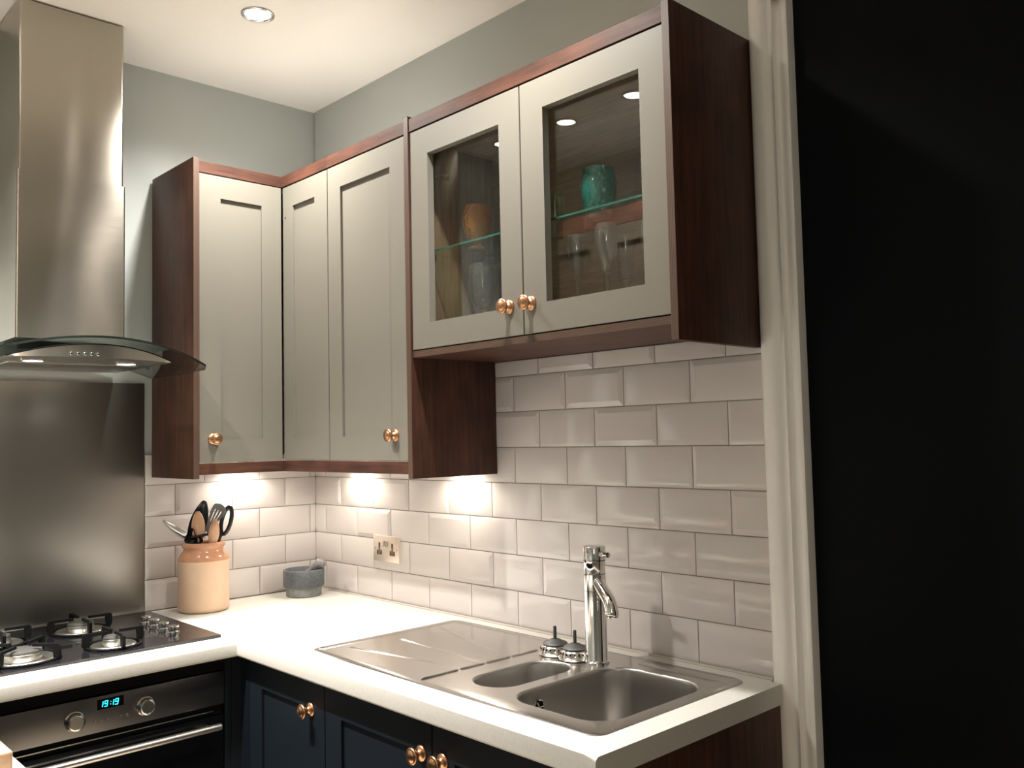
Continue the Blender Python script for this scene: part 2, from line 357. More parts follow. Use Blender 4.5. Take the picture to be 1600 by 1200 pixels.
# architrave
prof = [(1.8885, 0.012), (1.8885, -0.010), (1.8915, -0.016), (1.902, -0.020), (1.917, -0.021), (1.930, -0.019), (1.934, -0.013), (1.939, -0.011), (1.944, -0.013), (1.948, -0.020),
        (1.951, -0.021), (1.954, -0.012), (1.958, -0.009), (1.963, -0.010), (1.970, -0.016), (1.979, -0.018), (1.984, -0.016), (1.985, -0.010), (1.985, 0.012)]
b = MB(); b.prism(prof, lambda x, y, a: Vector((x, y, a)), 0.0, CEIL, M['trim']); tr = struct('trim_1', b, smooth=50)
b = MB(); b.lathe([(0, 0.028), (0.012, 0.027), (0.019, 0.020), (0.021, 0.010), (0.017, 0.004), (0.021, 0.0), (0.021, -0.002)], frame((1.965, -0.019, 2.402), (0, -1, 0)), M['chromed']); obj('boss', b, tr, label='small round metal boss at the head of the architrave')

# ------------------------------------------------------------------ doors and knobs
def shaker(mp, u0, u1, v0, v1, st=0.07, th=0.02, rec=0.007, glass=False, hole=None, matl=None, win=None):
    """front face at w=0, back at w=-th"""
    mb = MB(); matl = matl or M['door']; be = 0.0012
    if win: a0, a1, c0, c1 = win
    else: a0, a1, c0, c1 = u0+st, u1-st, v0+st, v1-st
    def ring(x0, x1, z0, z1, d): return [mb.bm.verts.new(mp(u, v, d)) for u, v in ((x0, z0), (x1, z0), (x1, z1), (x0, z1))]
    back = ring(u0, u1, v0, v1, -th); side = ring(u0, u1, v0, v1, -be); fr = ring(u0+be, u1-be, v0+be, v1-be, 0); inn = ring(a0, a1, c0, c1, 0)
    fs = []
    def br(a, c):
        for i in range(4): fs.append(mb.bm.faces.new((a[i], a[(i+1) % 4], c[(i+1) % 4], c[i])))
    br(back, side); br(side, fr); br(fr, inn)
    if glass:
        ib = ring(a0, a1, c0, c1, -th); br(inn, ib); br(ib, back)
    else:
        rc = ring(a0, a1, c0, c1, -rec); br(inn, rc); fs.append(mb.bm.faces.new(rc)); fs.append(mb.bm.faces.new(back[::-1]))
    mb._tag(fs, matl)
    return mb
def knob(parent, p, d, label=None):
    k = MB()
    k.lathe([(0, -0.0005), (0.0168, 0.0), (0.0172, 0.002), (0.0155, 0.0045), (0.011, 0.006), (0.0075, 0.009), (0.006, 0.013), (0.0065, 0.017), (0.012, 0.0195), (0.0172, 0.0225), (0.0182, 0.0255),
             (0.0172, 0.0285), (0.0155, 0.0295), (0.0135, 0.0292), (0.0125, 0.030), (0.009, 0.0325), (0.004, 0.034), (0, 0.0342)], frame(p, d), M['brass'], 36)
    return obj('door_knob', k, parent, smooth=60, label=label)
def mpY(y0): return lambda u, v, w: Vector((u, y0 - w, v))       # faces -y
def mpX(x0): return lambda u, v, w: Vector((x0 + w, u, v))       # faces +x
def mpN(y0): return lambda u, v, w: Vector((u, y0 + w, v))       # faces +y

YF, XF = -0.308, 0.318      # wall cabinet door faces
ZB, ZT, ZD0, ZD1, ZP, ZR = 1.331, 2.317, 1.379, 2.272, 1.343, 2.311
# corner cabinet
t = thing('corner_wall_cabinet', 'L-shaped stone-grey wall cabinet in dark wood in the corner beside the extractor hood', 'wall cabinet', (0.16, -0.45, ZB))
b = MB(); b.box(0.0055, -0.613, ZB, 0.3245, -0.595, ZT, M['wv'], 0.0012); obj('side_panel', b, t)
b = MB(); b.box(0.3246, -0.6128, ZB+.001, 0.3256, -0.5952, ZT-.001, M['plyy']); obj('panel_edging', b, t)
b = MB(); b.box(0.006, -0.594, 1.382, 0.296, -0.008, 1.398, M['carc']); b.box(0.006, -0.594, 2.262, 0.296, -0.008, 2.278, M['carc']); b.box(0.006, -0.594, 1.398, 0.014, -0.008, 2.262, M['carc'])
b.box(0.296, -0.286, 1.382, 0.592, -0.008, 1.398, M['carc']); b.box(0.296, -0.286, 2.262, 0.592, -0.008, 2.278, M['carc']); b.box(0.014, -0.016, 1.398, 0.576, -0.008, 2.262, M['carc'])
b.box(0.576, -0.286, 1.398, 0.592, -0.008, 2.262, M['carc']); b.box(0.014, -0.594, 1.398, 0.296, -0.578, 2.262, M['carc']); obj('carcass', b, t)
b = MB(); b.prism([(-0.5948, ZR), (-0.310, ZR), (-0.310, 2.2755), (-0.5948, 2.2755)], lambda y, z, a: Vector((a, y, z)), XF-0.018, XF, M['wy']); obj('cornice', b, t, smooth=0)
b = MB(); b.box(XF-.018, -0.3098, 2.2755, 0.5928, YF+.018, ZR, M['wx']); obj('cornice', b, t, smooth=0)
b = MB(); b.box(XF-.018, -0.5948, ZP, XF, -0.3098, 1.3765, M['wy']); obj('pelmet', b, t, smooth=0)
b = MB(); b.box(XF-.018, YF-.0015, ZP, 0.5928, YF+.018, 1.3765, M['wx']); obj('pelmet', b, t, smooth=0)
d = obj('door', shaker(mpX(XF), -0.592, -0.3125, ZD0, ZD1), t, smooth=0)
knob(d, (XF, -0.548, 1.451), (1, 0, 0))
d = obj('door', shaker(mpY(YF), 0.320, 0.5905, ZD0, ZD1, win=(0.3845, 0.5175, 1.449, 2.202)), t, smooth=0)
b = MB(); b.lathe([(0, 0.0006), (0.003, 0.0006), (0.003, -0.001)], frame((0.337, YF, 2.170), (0, -1, 0)), M['dark'], 12); obj('screw_hole', b, d, label='small dark screw hole')
# tall cabinet
t = thing('wall_cabinet', 'single-door stone-grey wall cabinet between the corner and the glazed cabinet', 'wall cabinet', (0.8, -0.15, ZB))
b = MB(); b.box(0.992, -0.311, ZB, 1.011, -0.0055, ZT+.003, M['wv'], 0.0012); obj('side_panel', b, t)
b = MB(); b.box(0.9922, -0.312, ZB+.001, 1.0108, -0.3109, ZT+.002, M['plyx']); obj('panel_edging', b, t)
b = MB(); b.box(0.5935, -0.286, 1.382, 0.991, -0.008, 1.398, M['carc']); b.box(0.5935, -0.286, 2.262, 0.991, -0.008, 2.278, M['carc']); b.box(0.5935, -0.016, 1.398, 0.991, -0.008, 2.262, M['carc'])
b.box(0.5935, -0.286, 1.398, 0.6095, -0.016, 2.262, M['carc']); b.box(0.975, -0.286, 1.398, 0.991, -0.016, 2.262, M['carc']); obj('carcass', b, t)
b = MB(); b.box(0.5932, YF-.0018, 2.2755, 0.9915, YF+.018, ZR, M['wx']); obj('cornice', b, t, smooth=0)
b = MB(); b.box(0.5932, YF-.0015, ZP, 0.9915, YF+.018, 1.3765, M['wx']); obj('pelmet', b, t, smooth=0)
d = obj('door', shaker(mpY(YF), 0.5945, 0.9885, ZD0, ZD1, win=(0.6655, 0.9185, 1.449, 2.202)), t, smooth=0)
knob(d, (0.930, YF, 1.449), (0, -1, 0))
# glazed cabinet
t = thing('glazed_wall_cabinet', 'two-door glazed wall cabinet holding glassware above the sink', 'wall cabinet', (1.45, -0.15, 1.62))
b = MB(); b.box(1.8695, -0.311, 1.623, 1.8875, -0.0055, ZT+.002, M['wv'], 0.0012); obj('side_panel', b, t)
b = MB(); b.box(1.8697, -0.312, 1.624, 1.8873, -0.3109, ZT+.001, M['plyx']); obj('panel_edging', b, t)
b = MB(); b.box(1.0115, -0.3055, 1.656, 1.8692, -0.0055, 1.6735, M['wx']); obj('bottom_board', b, t, smooth=0)
b = MB(); b.box(1.0115, -0.3068, 1.6562, 1.8692, -0.3056, 1.6733, M['plyz']); obj('board_edging', b, t, smooth=0)
b = MB(); b.box(1.0115, YF-.0018, 2.2755, 1.8692, YF+.018, ZR, M['wx']); obj('cornice', b, t, smooth=0)
b = MB(); b.box(1.012, -0.0165, 1.674, 1.869, -0.0085, 2.262, M['oakx']); obj('back_panel', b, t, smooth=0)
b = MB(); b.box(1.012, -0.284, 1.674, 1.028, -0.017, 2.262, M['oakz']); b.box(1.853, -0.284, 1.674, 1.869, -0.017, 2.262, M['oakz']); b.box(1.012, -0.284, 2.262, 1.869, -0.0085, 2.2785, M['oakx'])
b.box(1.028, -0.284, 1.6738, 1.853, -0.017, 1.6775, M['oakx']); obj('carcass', b, t, smooth=0)
b = MB(); b.box(1.029, -0.268, 1.9420, 1.852, -0.018, 1.9465, M['shelf']); sh = obj('glass_shelf', b, t, smooth=0)
b = MB(); b.box(1.029, -0.2695, 1.9420, 1.852, -0.2681, 1.9465, M['shelfedge']); obj('shelf_edge', b, sh, smooth=0, label='bright green cut edge of the glass shelf')
for x in (1.028, 1.848):
    for y in (-0.24, -0.06):
        b = MB(); b.box(x, y-.004, 1.9345, x+.005 if x < 1.5 else 1.853, y+.004, 1.9418, M['hinge'], .001); obj('shelf_support', b, t)
for (u0, u1, wn, kx, hx, sg) in ((1.0145, 1.4430, (1.0905, 1.3715, 1.745, 2.199), 1.397, 1.028, 1), (1.4470, 1.8680, (1.5215, 1.8040, 1.745, 2.199), 1.471, 1.853, -1)):
    d = obj('glazed_door', shaker(mpY(YF), u0, u1, 1.6765, ZD1, glass=True, win=wn), t, smooth=0)
    b = MB(); b.box(wn[0]-.006, YF+.0205, wn[2]-.006, wn[1]+.006, YF+.0235, wn[3]+.006, M['pane']); obj('glass_pane', b, d, smooth=0)
    knob(d, (kx, YF, 1.747), (0, -1, 0))
    for z in (1.755, 2.165):
        b = MB(); b.box(hx, -0.275, z-.008, hx+sg*.007, -0.185, z+.008, M['hinge'], .002); b.box(hx, -0.284, z-.022, hx+sg*.030, -0.262, z+.022, M['hinge'], .004)
        b.tube([(hx+sg*.02, -.262, z), (hx+sg*.012, -.245, z)], .006, M['hinge']); obj('hinge', b, d)

# ------------------------------------------------------------------ extractor hood
HY = -0.94
t = thing('extractor_hood', 'stainless steel chimney extractor hood with curved glass canopy over the hob', 'extractor hood', (0.0, HY, 1.665))
def chimney(x1, y0, y1, z0, z1, r):
    mb = MB(); pts = [(-0.006, y0), (-0.006, y1)] ; pts = [(-0.006, y0)] + [(x1-r+r*math.sin(a), y0+r-r*math.cos(a)) for a in [PI/2*i/5 for i in range(6)]] + [(x1-r+r*math.cos(a), y1-r+r*math.sin(a)) for a in [PI/2*i/5 for i in range(6)]] + [(-0.006, y1)]
    mb.prism(pts, lambda x, y, a: Vector((x, y, a)), z0, z1, M['chim']); return mb
obj('chimney_sleeve', chimney(0.262, HY-.143, HY+.148, 1.738, 2.203, 0.006), t, smooth=50)
obj('chimney_sleeve', chimney(0.2570, HY-.1385, HY+.1435, 2.203, CEIL-.006, 0.006), t, smooth=50, label='upper telescopic sleeve of the chimney')
b = MB(); b.box(-0.004, HY-.125, CEIL-.006, 0.245, HY+.125, CEIL-.0005, M['dark']); obj('ceiling_gap', b, t)
def gz(y):   # underside height of the arched glass
    q = (y-HY)/0.325; return 1.716 - 0.062*q*q
def gx(y, x0=0.545, x1=0.44, hw=0.325):
    q = (y-HY)/hw; return x0 - (x0-x1)*q*q
GN = 40; ys = [HY-.325+.65*i/GN for i in range(GN+1)]; GX = 12
b = MB()
lowv, topv = [], []
for y in ys:
    sl = math.atan2(-2*0.062*(y-HY)/0.325**2, 1); nx = Vector((0, -math.sin(sl), math.cos(sl)))
    e = (abs(y-HY)/0.325); rc = 0.03*max(0, (e-0.955)/0.045)**2
    xs = [-.002+(gx(y)-rc+.002)*k/GX for k in range(GX+1)]
    lowv.append([b.bm.verts.new((x, y, gz(y))) for x in xs]); topv.append([b.bm.verts.new(Vector((x, y, gz(y))) + nx*0.006) for x in xs])
fs = []; es = []
for i in range(GN):
    for k in range(GX):
        fs.append(b.bm.faces.new((lowv[i][k], lowv[i+1][k], lowv[i+1][k+1], lowv[i][k+1]))); fs.append(b.bm.faces.new((topv[i][k], topv[i][k+1], topv[i+1][k+1], topv[i+1][k])))
    es.append(b.bm.faces.new((lowv[i][GX], lowv[i+1][GX], topv[i+1][GX], topv[i][GX])))
    es.append(b.bm.faces.new((lowv[i][0], topv[i][0], topv[i+1][0], lowv[i+1][0])))
for k in range(GX):
    for i in (0, GN): es.append(b.bm.faces.new((lowv[i][k], lowv[i][k+1], topv[i][k+1], topv[i][k])))
b._tag(fs, M['canopy']); b._tag(es, M['canopyedge']); obj('glass_canopy', b, t, smooth=40)
# body under the glass
b = MB(); BW = 0.212; BN = 30; zb = 1.6685
def bz(y): return max(zb+.002, gz(y) - .0012)
def bx(y): return gx(y, 0.505, 0.445, BW)
yb = [HY-BW+2*BW*i/BN for i in range(BN+1)]
def bzz(y):
    q = (y-HY)/BW; return min(gz(y)-.0015, zb + .0008 + 0.034*(1-q*q))
F0 = [b.bm.verts.new((bx(y)-.004, y, zb)) for y in yb]; F1 = [b.bm.verts.new((bx(y), y, bzz(y))) for y in yb]
R0 = [b.bm.verts.new((0.002, y, zb)) for y in yb]; R1 = [b.bm.verts.new((0.002, y, bzz(y))) for y in yb]
fs = []
for i in range(BN):
    fs += [b.bm.faces.new((F0[i], F0[i+1], F1[i+1], F1[i])), b.bm.faces.new((F1[i], F1[i+1], R1[i+1], R1[i])), b.bm.faces.new((R1[i], R1[i+1], R0[i+1], R0[i])), b.bm.faces.new((R0[i], R0[i+1], F0[i+1], F0[i]))]
for i in (0, BN): fs.append(b.bm.faces.new((F0[i], F1[i], R1[i], R0[i])))
b._tag(fs, M['steel']); body = obj('hood_body', b, t, smooth=40)
b = MB(); b.tube([(bx(y)+.0005, y, bzz(y)+.0005) for y in yb], 0.0018, M['dark'], 8); obj('seal_strip', b, body, label='thin black seal along the bowed top of the hood front')
b = MB(); b.box(0.05, HY-.17, zb-.0035, 0.30, HY+.17, zb-.0002, M['steel'], .001); obj('grease_filter', b, t)
for i in range(5):
    y = -1.012+.016*i
    b = MB(); b.lathe([(0.0042, -0.001), (0.0042, 0.005), (0.0034, 0.006), (0, 0.006)], frame((bx(y)-.002, y, 1.6765), (1, 0, 0)), M['chromed'], 16); obj('push_button', b, t)
for y in (-1.068, -0.828):
    b = MB(); b.lathe([(0.029, 0.0), (0.029, -0.003), (0.024, -0.004)], TR(0.37, y, zb), M['chrome'], 32); lm = obj('lamp_bezel', b, t)
    b = MB(); b.lathe([(0, -0.0035), (0.0245, -0.0035), (0.0245, -0.001)], TR(0.37, y, zb), M['hoodlamp'], 32); obj('lamp_lens', b, lm)
    L = bpy.data.lights.new('hood_light', 'SPOT'); L.energy = HOOD_W; L.color = WARM; L.spot_size = 2.3; L.spot_blend = 0.7; L.shadow_soft_size = 0.02
    lo = bpy.data.objects.new('hood_light', L); C.objects.link(lo); lo.parent = t; lo.location = (0.37, y-HY, -0.006)

# splashback
b = MB(); b.box(-0.0078, -1.2365, 0.9005, 0.0045, -0.6365, 1.637, M['splash'], 0.0006)
tag(obj('steel_splashback', b, base=(0, -0.94, 0.9)), 'brushed stainless steel splashback panel on the wall behind the hob', 'splashback')

# ------------------------------------------------------------------ worktop
WZ = 0.9; WT = 0.0425; XE = 1.914; WF = 0.622
us = [0.0052, WF, 1.3600, 1.8450, 1.8880, XE]; vs = [-1.262, -WF, -0.527, -0.120, -0.0225, -0.0052]
b = MB(); b.grid(us, vs, lambda i, j: (j == 0 and i == 0) or (j > 0 and not (i == 2 and j == 2) and not (i == 4 and j == 4)), lambda u, v: Vector((u, v, WZ)), lambda u, v: Vector((u, v, WZ-WT)), M['worktop'])
edg = []
for e in b.bm.edges:
    a, c = e.verts
    if abs(a.co.z-c.co.z) > 1e-4: continue
    onx = abs(a.co.x-WF) < 1e-4 and abs(c.co.x-WF) < 1e-4 and max(a.co.y, c.co.y) <= -WF+1e-4
    ony = abs(a.co.y+WF) < 1e-4 and abs(c.co.y+WF) < 1e-4 and min(a.co.x, c.co.x) >= WF-1e-4
    if (onx or ony) : edg.append((e, a.co.z > WZ-.01))
tope = [e for e, tp in edg if tp]; bote = [e for e, tp in edg if not tp]
bmesh.ops.bevel(b.bm, geom=tope, offset=0.010, segments=6, affect='EDGES', profile=0.5)
bote = [e for e in bote if e.is_valid]
bmesh.ops.bevel(b.bm, geom=bote, offset=0.006, segments=3, affect='EDGES', profile=0.5)
tag(obj('worktop', b, base=(0.6, -0.3, WZ-WT)), 'L-shaped cream-white laminate worktop carrying the hob and the sink', 'worktop')
b = MB(); b.tube([(0.008, -0.009, WZ+.001), (1.886, -0.009, WZ+.001)], 0.0042, M['silicone'], 8)
struct('sealant', b, wall_back)['label'] = 'grey sealant bead along the foot of the tiles'

# ------------------------------------------------------------------ sink
t = thing('inset_sink', 'stainless steel one-and-a-half bowl sink with ribbed drainer set into the worktop', 'sink', (1.36, -0.305, WZ))
SX0, SX1, SY0, SY1 = 0.866, 1.853, -0.549, -0.052
HB = rrect(1.388, -0.470, 1.512, -0.212, [.060, .060, .062, .062], 10)          # half bowl
hbx = rrect(1.385, -0.472, 1.515, -0.210, [.064]*4, 10)
MBW = rrect(1.5500, -0.498, 1.822, -0.140, [.075, .075, .070, .070], 10)
b = MB(); ms = M['sinksteel']
outer = rrect(SX0+.006, SY0+.006, SX1-.006, SY1-.006, .028, 6); oo = rrect(SX0, SY0, SX1, SY1, .032, 6)
dr = [(0.886, -0.528), (1.310, -0.528), (1.310, -0.074), (0.886, -0.074)]
def loopedges(pts, z):
    vsx = [b.bm.verts.new((p[0], p[1], z)) for p in pts]; return vsx, [b.bm.edges.new((vsx[i], vsx[(i+1) % len(vsx)])) for i in range(len(vsx))]
v0, e0 = loopedges(outer, WZ+.0034); v1, e1 = loopedges(hbx, WZ+.0034); v2, e2 = loopedges(MBW, WZ+.0034); v3, e3 = loopedges(dr, WZ+.0034)
r = bmesh.ops.triangle_fill(b.bm, use_beauty=True, use_dissolve=False, edges=e0+e1+e2+e3)
b._tag([g for g in r['geom'] if isinstance(g, bmesh.types.BMFace)], ms)
vo = [b.bm.verts.new((p[0], p[1], WZ+.0004)) for p in oo]; n = len(vo)
b._tag([b.bm.faces.new((vo[i], vo[(i+1) % n], v0[(i+1) % n], v0[i])) for i in range(n)], ms)
obj('sink_deck', b, t, smooth=40)
# drainer panel as one pressed sheet with ribs
def seg_d(px, py, ax, ay, bx_, by_):
    dx, dy = bx_-ax, by_-ay; L2 = dx*dx+dy*dy; tt = max(0, min(1, ((px-ax)*dx+(py-ay)*dy)/L2)); return math.hypot(px-ax-tt*dx, py-ay-tt*dy), tt
ribs = [(0.930, -0.456, 1.290, -0.400), (0.955, -0.312, 1.290, -0.331), (0.923, -0.157, 1.290, -0.255)]
def hz(x, y):
    e = min(x-0.886, 1.310-x, y+0.528, -0.074-y)
    z = WZ + .0034 - 0.0022*min(1, max(0, e)/0.006)
    for (ax, ay, cx, cy) in ribs:
        dd, tt = seg_d(x, y, ax, ay, cx, cy); z += 0.0026*(1-0.75*tt)*math.exp(-(dd/0.0042)**2)
    return z
NX, NY = 150, 160
b = MB(); gv = [[b.bm.verts.new((0.886+0.424*i/NX, -0.528+0.454*j/NY, hz(0.886+0.424*i/NX, -0.528+0.454*j/NY))) for j in range(NY+1)] for i in range(NX+1)]
b._tag([b.bm.faces.new((gv[i][j], gv[i+1][j], gv[i+1][j+1], gv[i][j+1])) for i in range(NX) for j in range(NY)], ms)
obj('drainer', b, t, smooth=70)
for (ya, yb_) in ((-0.530, -0.424), (-0.417, -0.343), (-0.336, -0.260), (-0.252, -0.165)):
    b = MB(); b.tube([(1.3205, ya, WZ+.0036), (1.3205, ya+.004, WZ+.0048), (1.3205, yb_-.004, WZ+.0048), (1.3205, yb_, WZ+.0036)], 0.0022, ms, 8); obj('drainer_rib', b, t)
b = MB(); b.loft([[Vector((x, y, WZ+.0034)) for x, y in rrect(1.585, -0.107, 1.838, -0.068, .010, 4)], [Vector((x, y, WZ+.0060)) for x, y in rrect(1.590, -0.102, 1.833, -0.073, .007, 4)]], ms, cap=True); obj('tap_ledge', b, t, smooth=30)
def bowl(fn, depth, cx, cy, ov=None):
    mb = MB(); loops = []
    for (ins, dz) in ((0, .0034), (.002, .0026), (.004, .0005), (.005, -.004), (.0075, -.04), (.011, -depth+.035), (.015, -depth+.018), (.024, -depth+.007), (.040, -depth+.002), (.055, -depth)):
        loops.append([Vector((x, y, WZ+dz)) for x, y in fn(ins)])
    # shrink to drain
    base = fn(.055)
    for f in (.6, .0):
        loops.append([Vector((cx+(x-cx)*f + (0 if f else .0), cy+(y-cy)*f, WZ-depth-.003)) for x, y in base] if f else [Vector((cx+.044*math.cos(2*PI*k/len(base)+.4), cy+.044*math.sin(2*PI*k/len(base)+.4), WZ-depth-.004)) for k in range(len(base))])
    mb.loft(loops, M['bowl'], cap=True); o = obj('bowl', mb, t, smooth=50)
    mb = MB(); mb.lathe([(.044, .001), (.040, .0025), (.034, -.001), (.030, -.006), (0, -.006)], TR(cx, cy, WZ-depth-.003), M['chrome'], 32); obj('waste_outlet', mb, o)
    return o
bowl(lambda i: rrect(1.385+i, -0.472+i, 1.515-i, -0.210-i, max(.064-i, .008), 10), 0.115, 1.45, -0.341)
o = bowl(lambda i: rrect(1.550+i, -0.498+i, 1.822-i, -0.140-i, [max(.075-i, .01), max(.075-i, .01), max(.07-i, .01), max(.07-i, .01)], 10), 0.160, 1.686, -0.319)
b = MB(); fr = frame((1.5578, -0.400, WZ-.037), (1, 0, -.06)); b.lathe([(0.0165, -.001), (0.0165, .0015), (0.014, .003), (0.013, .001)], fr, M['chrome'], 28); ofl = obj('overflow', b, o)
b = MB(); b.lathe([(0, .0012), (0.0132, .0012)], fr, M['dark'], 28)
for k in range(3):
    a = 2*PI*k/3+.5; b.tube([fr @ Vector((0, 0, .002)), fr @ Vector((.013*math.cos(a), .013*math.sin(a), .002))], .0018, M['chrome'], 8)
obj('overflow_grille', b, ofl)

# tap
TX, TY = 1.511, -0.157; TBZ = WZ+.0036
t = thing('mixer_tap', 'tall round chrome mixer tap standing at the back edge of the sink', 'tap', (TX, TY, TBZ))
b = MB(); b.lathe([(0.0295, 0), (0.0295, .004), (0.027, .006), (0.0262, .008), (0.0262, .168)], TR(TX, TY, TBZ), M['chrome'], 48); obj('tap_body', b, t)
sd = Vector((0.90, -0.436, 0)).normalized()
b = MB(); b.lathe([(0.0255, .168), (0.0266, .169), (0.0266, .206), (0.0255, .207)], TR(TX, TY, TBZ), M['chrome'], 48); obj('swivel_collar', b, t)
P0 = Vector((TX, TY, TBZ+.190)) + sd*.015
pts = [P0, P0+sd*.025+Vector((0, 0, -.012))] + bezier(P0+sd*.042+Vector((0, 0, -.021)), P0+sd*.066+Vector((0, 0, -.033)), P0+sd*.076+Vector((0, 0, -.040)), P0+sd*.080+Vector((0, 0, -.058)), 12)
b = MB(); b.tube(pts, 0.0150, M['chrome'], 24)
sp = obj('spout', b, t, smooth=50)
b = MB(); b.lathe([(.0152, .002), (.0157, 0), (.0157, -.010), (.0145, -.012), (.012, -.0115), (0, -.012)], TR(*(P0+sd*.080+Vector((0, 0, -.056)))), M['chrome'], 28); obj('aerator', b, sp)
b = MB(); b.lathe([(0.0255, .208), (0.0262, .209), (0.0262, .238)], TR(TX, TY, TBZ), M['chrome'], 48); obj('cartridge_sleeve', b, t)
b = MB(); b.lathe([(0.0255, .239), (0.0268, .240), (0.0268, .270), (0.0258, .2715), (0, .2718)], TR(TX, TY, TBZ), M['chrome'], 48); cp = obj('control_head', b, t)
ld = Vector((.97, -.25, 0)).normalized(); b = MB(); b.tube([Vector((TX, TY, TBZ+.255))+ld*.018, Vector((TX, TY, TBZ+.256))+ld*.058], .0062, M['chrome'], 20); obj('lever', b, cp, smooth=50)

# strainer plugs lying upside down
for (x, y, lab) in ((1.383, -0.165, 'upturned basket strainer plug on the sink deck, the one nearer the drainer'), (1.452, -0.168, 'upturned basket strainer plug on the sink deck, the one touching the tap')):
    t = thing('strainer_plug', lab, 'sink strainer', (x, y, WZ+.0036), 'strainer plugs on the sink deck'); z = WZ+.0036; T = TR(x, y, z)
    b = MB(); b.lathe([(.0, .001), (.036, .0), (.040, .002), (.041, .006), (.038, .009), (.037, .012), (.035, .020), (.031, .024), (.0, .025)], T, M['basket'], 40); bs = obj('basket', b, t, smooth=50)
    b = MB()
    for k in range(22):
        a = 2*PI*k/22; p = Vector((x+.0362*math.cos(a), y+.0362*math.sin(a), z+.0165)); b.lathe([(0, .0012), (.0022, .0008), (.0022, -.001)], frame(p, (math.cos(a), math.sin(a), .2)), M['dark'], 8)
    obj('strainer_holes', b, bs)
    b = MB(); b.lathe([(.030, .0248), (.031, .027), (.028, .030), (.018, .033), (.012, .037), (.008, .038), (0, .038)], T, M['rubber'], 36); obj('rubber_seal', b, t, smooth=50)
    b = MB(); b.lathe([(.0042, .037), (.0042, .058), (.0036, .060), (.0042, .062), (.0042, .066), (.003, .068), (0, .068)], T, M['rubber'], 14); obj('spindle', b, t)

# ------------------------------------------------------------------ base units
t = thing('sink_base_cabinet', 'navy sink base unit with two doors sharing a central pair of knobs', 'base cabinet', (1.43, -0.30, 0.0))
YB = -0.590
b = MB(); b.box(1.015, -0.570, 0.15, 1.033, -0.02, 0.856, M['carc']); b.box(1.846, -0.570, 0.15, 1.864, -0.02, 0.856, M['carc']); b.box(1.033, -0.570, 0.15, 1.846, -0.02, 0.168, M['carc']); b.box(1.033, -0.03, 0.168, 1.846, -0.02, 0.6, M['carc']); b.box(1.033, -0.569, 0.815, 1.846, -0.554, 0.856, M['dark']); obj('carcass', b, t, smooth=0)
for (u0, u1, kx) in ((1.016, 1.430, 1.396), (1.434, 1.848, 1.468)):
    d = obj('door', shaker(mpY(YB), u0, u1, 0.16, 0.850, matl=M['navy']), t, smooth=0); knob(d, (kx, YB, 0.777), (0, -1, 0))
b = MB(); b.box(1.8905, -0.591, 0.0, 1.9095, -0.0235, 0.8565, M['wv'], .001); obj('end_panel', b, t, label='dark stained wooden end panel')
t = thing('base_cabinet', 'navy single-door base unit between the oven corner and the sink unit', 'base cabinet', (0.8, -0.30, 0.0))
b = MB(); b.box(0.604, -0.570, 0.15, 0.622, -0.02, 0.856, M['carc']); b.box(0.996, -0.570, 0.15, 1.014, -0.02, 0.856, M['carc']); b.box(0.622, -0.570, 0.15, 0.996, -0.02, 0.168, M['carc']); b.box(0.622, -0.569, 0.838, 0.996, -0.05, 0.856, M['carc']); obj('carcass', b, t, smooth=0)
d = obj('door', shaker(mpY(YB), 0.628, 1.012, 0.16, 0.850, matl=M['navy']), t, smooth=0); knob(d, (0.950, YB, 0.777), (0, -1, 0))
t = thing('oven_housing', 'navy housing unit framing the built-in oven below the hob', 'oven housing', (0.3, -0.92, 0.15))
b = MB(); b.box(0.02, -0.6365, 0.15, 0.578, -0.6185, 0.856, M['navy']); b.box(0.02, -1.2575, 0.15, 0.578, -1.2395, 0.856, M['navy']); b.box(0.555, -1.2395, 0.820, 0.575, -0.6365, 0.856, M['dark']); b.box(0.02, -1.2395, 0.15, 0.578, -0.6365, 0.22, M['navy'])
obj('carcass', b, t, smooth=0)
b = MB(); b.box(0.560, -0.6180, 0.15, 0.580, -0.590, 0.850, M['navy']); b.box(0.580, -0.590, 0.15, 0.6265, -0.572, 0.850, M['navy']); obj('corner_post', b, t, smooth=0)
b = MB(); b.box(0.520, -1.25, 0.0, 0.535, -0.54, 0.148, M['navy']); b.box(0.535, -0.555, 0.0, 1.8645, -0.54, 0.148, M['navy']); tag(obj('plinth', b, base=(0.6, -0.55, 0)), 'navy kickboard along the foot of the base units', 'plinth')

# ------------------------------------------------------------------ oven
OX = 0.580; OY0, OY1 = -1.2365, -0.6395
t = thing('built_in_oven', 'black and steel built-in oven with a lit blue clock below the hob', 'oven', (0.3, -0.938, 0.225))
b = MB(); b.box(0.05, OY0+.004, 0.225, 0.556, OY1-.004, 0.815, M['dark']); obj('oven_cavity', b, t)
b = MB(); b.box(0.557, OY0, 0.729, OX, OY1, 0.817, M['panel'], .0015); cpn = obj('control_panel', b, t, label='brushed steel control panel')
b = MB(); b.box(0.557, OY0, 0.235, OX-.002, OY1, 0.700, M['ovenglass'], .003); dr_ = obj('oven_door', b, t)
b = MB(); b.box(0.557, OY0+.002, 0.702, OX-.010, OY1-.002, 0.727, M['dark']); b.box(0.570, OY0+.03, 0.7115, OX-.006, OY1-.03, 0.7145, M['chromed']); obj('vent_slot', b, t)
b = MB(); b.tube([(0.617, -1.215, 0.681), (0.617, -0.667, 0.681)], 0.0105, M['steel'], 24, flat=0.85)
hd = obj('door_handle', b, dr_, label='long tubular steel handle')
for y in (-1.19, -0.695):
    b = MB(); b.tube([(OX-.004, y, 0.679), (0.612, y, 0.681)], 0.007, M['chromed'], 14); obj('handle_post', b, dr_)
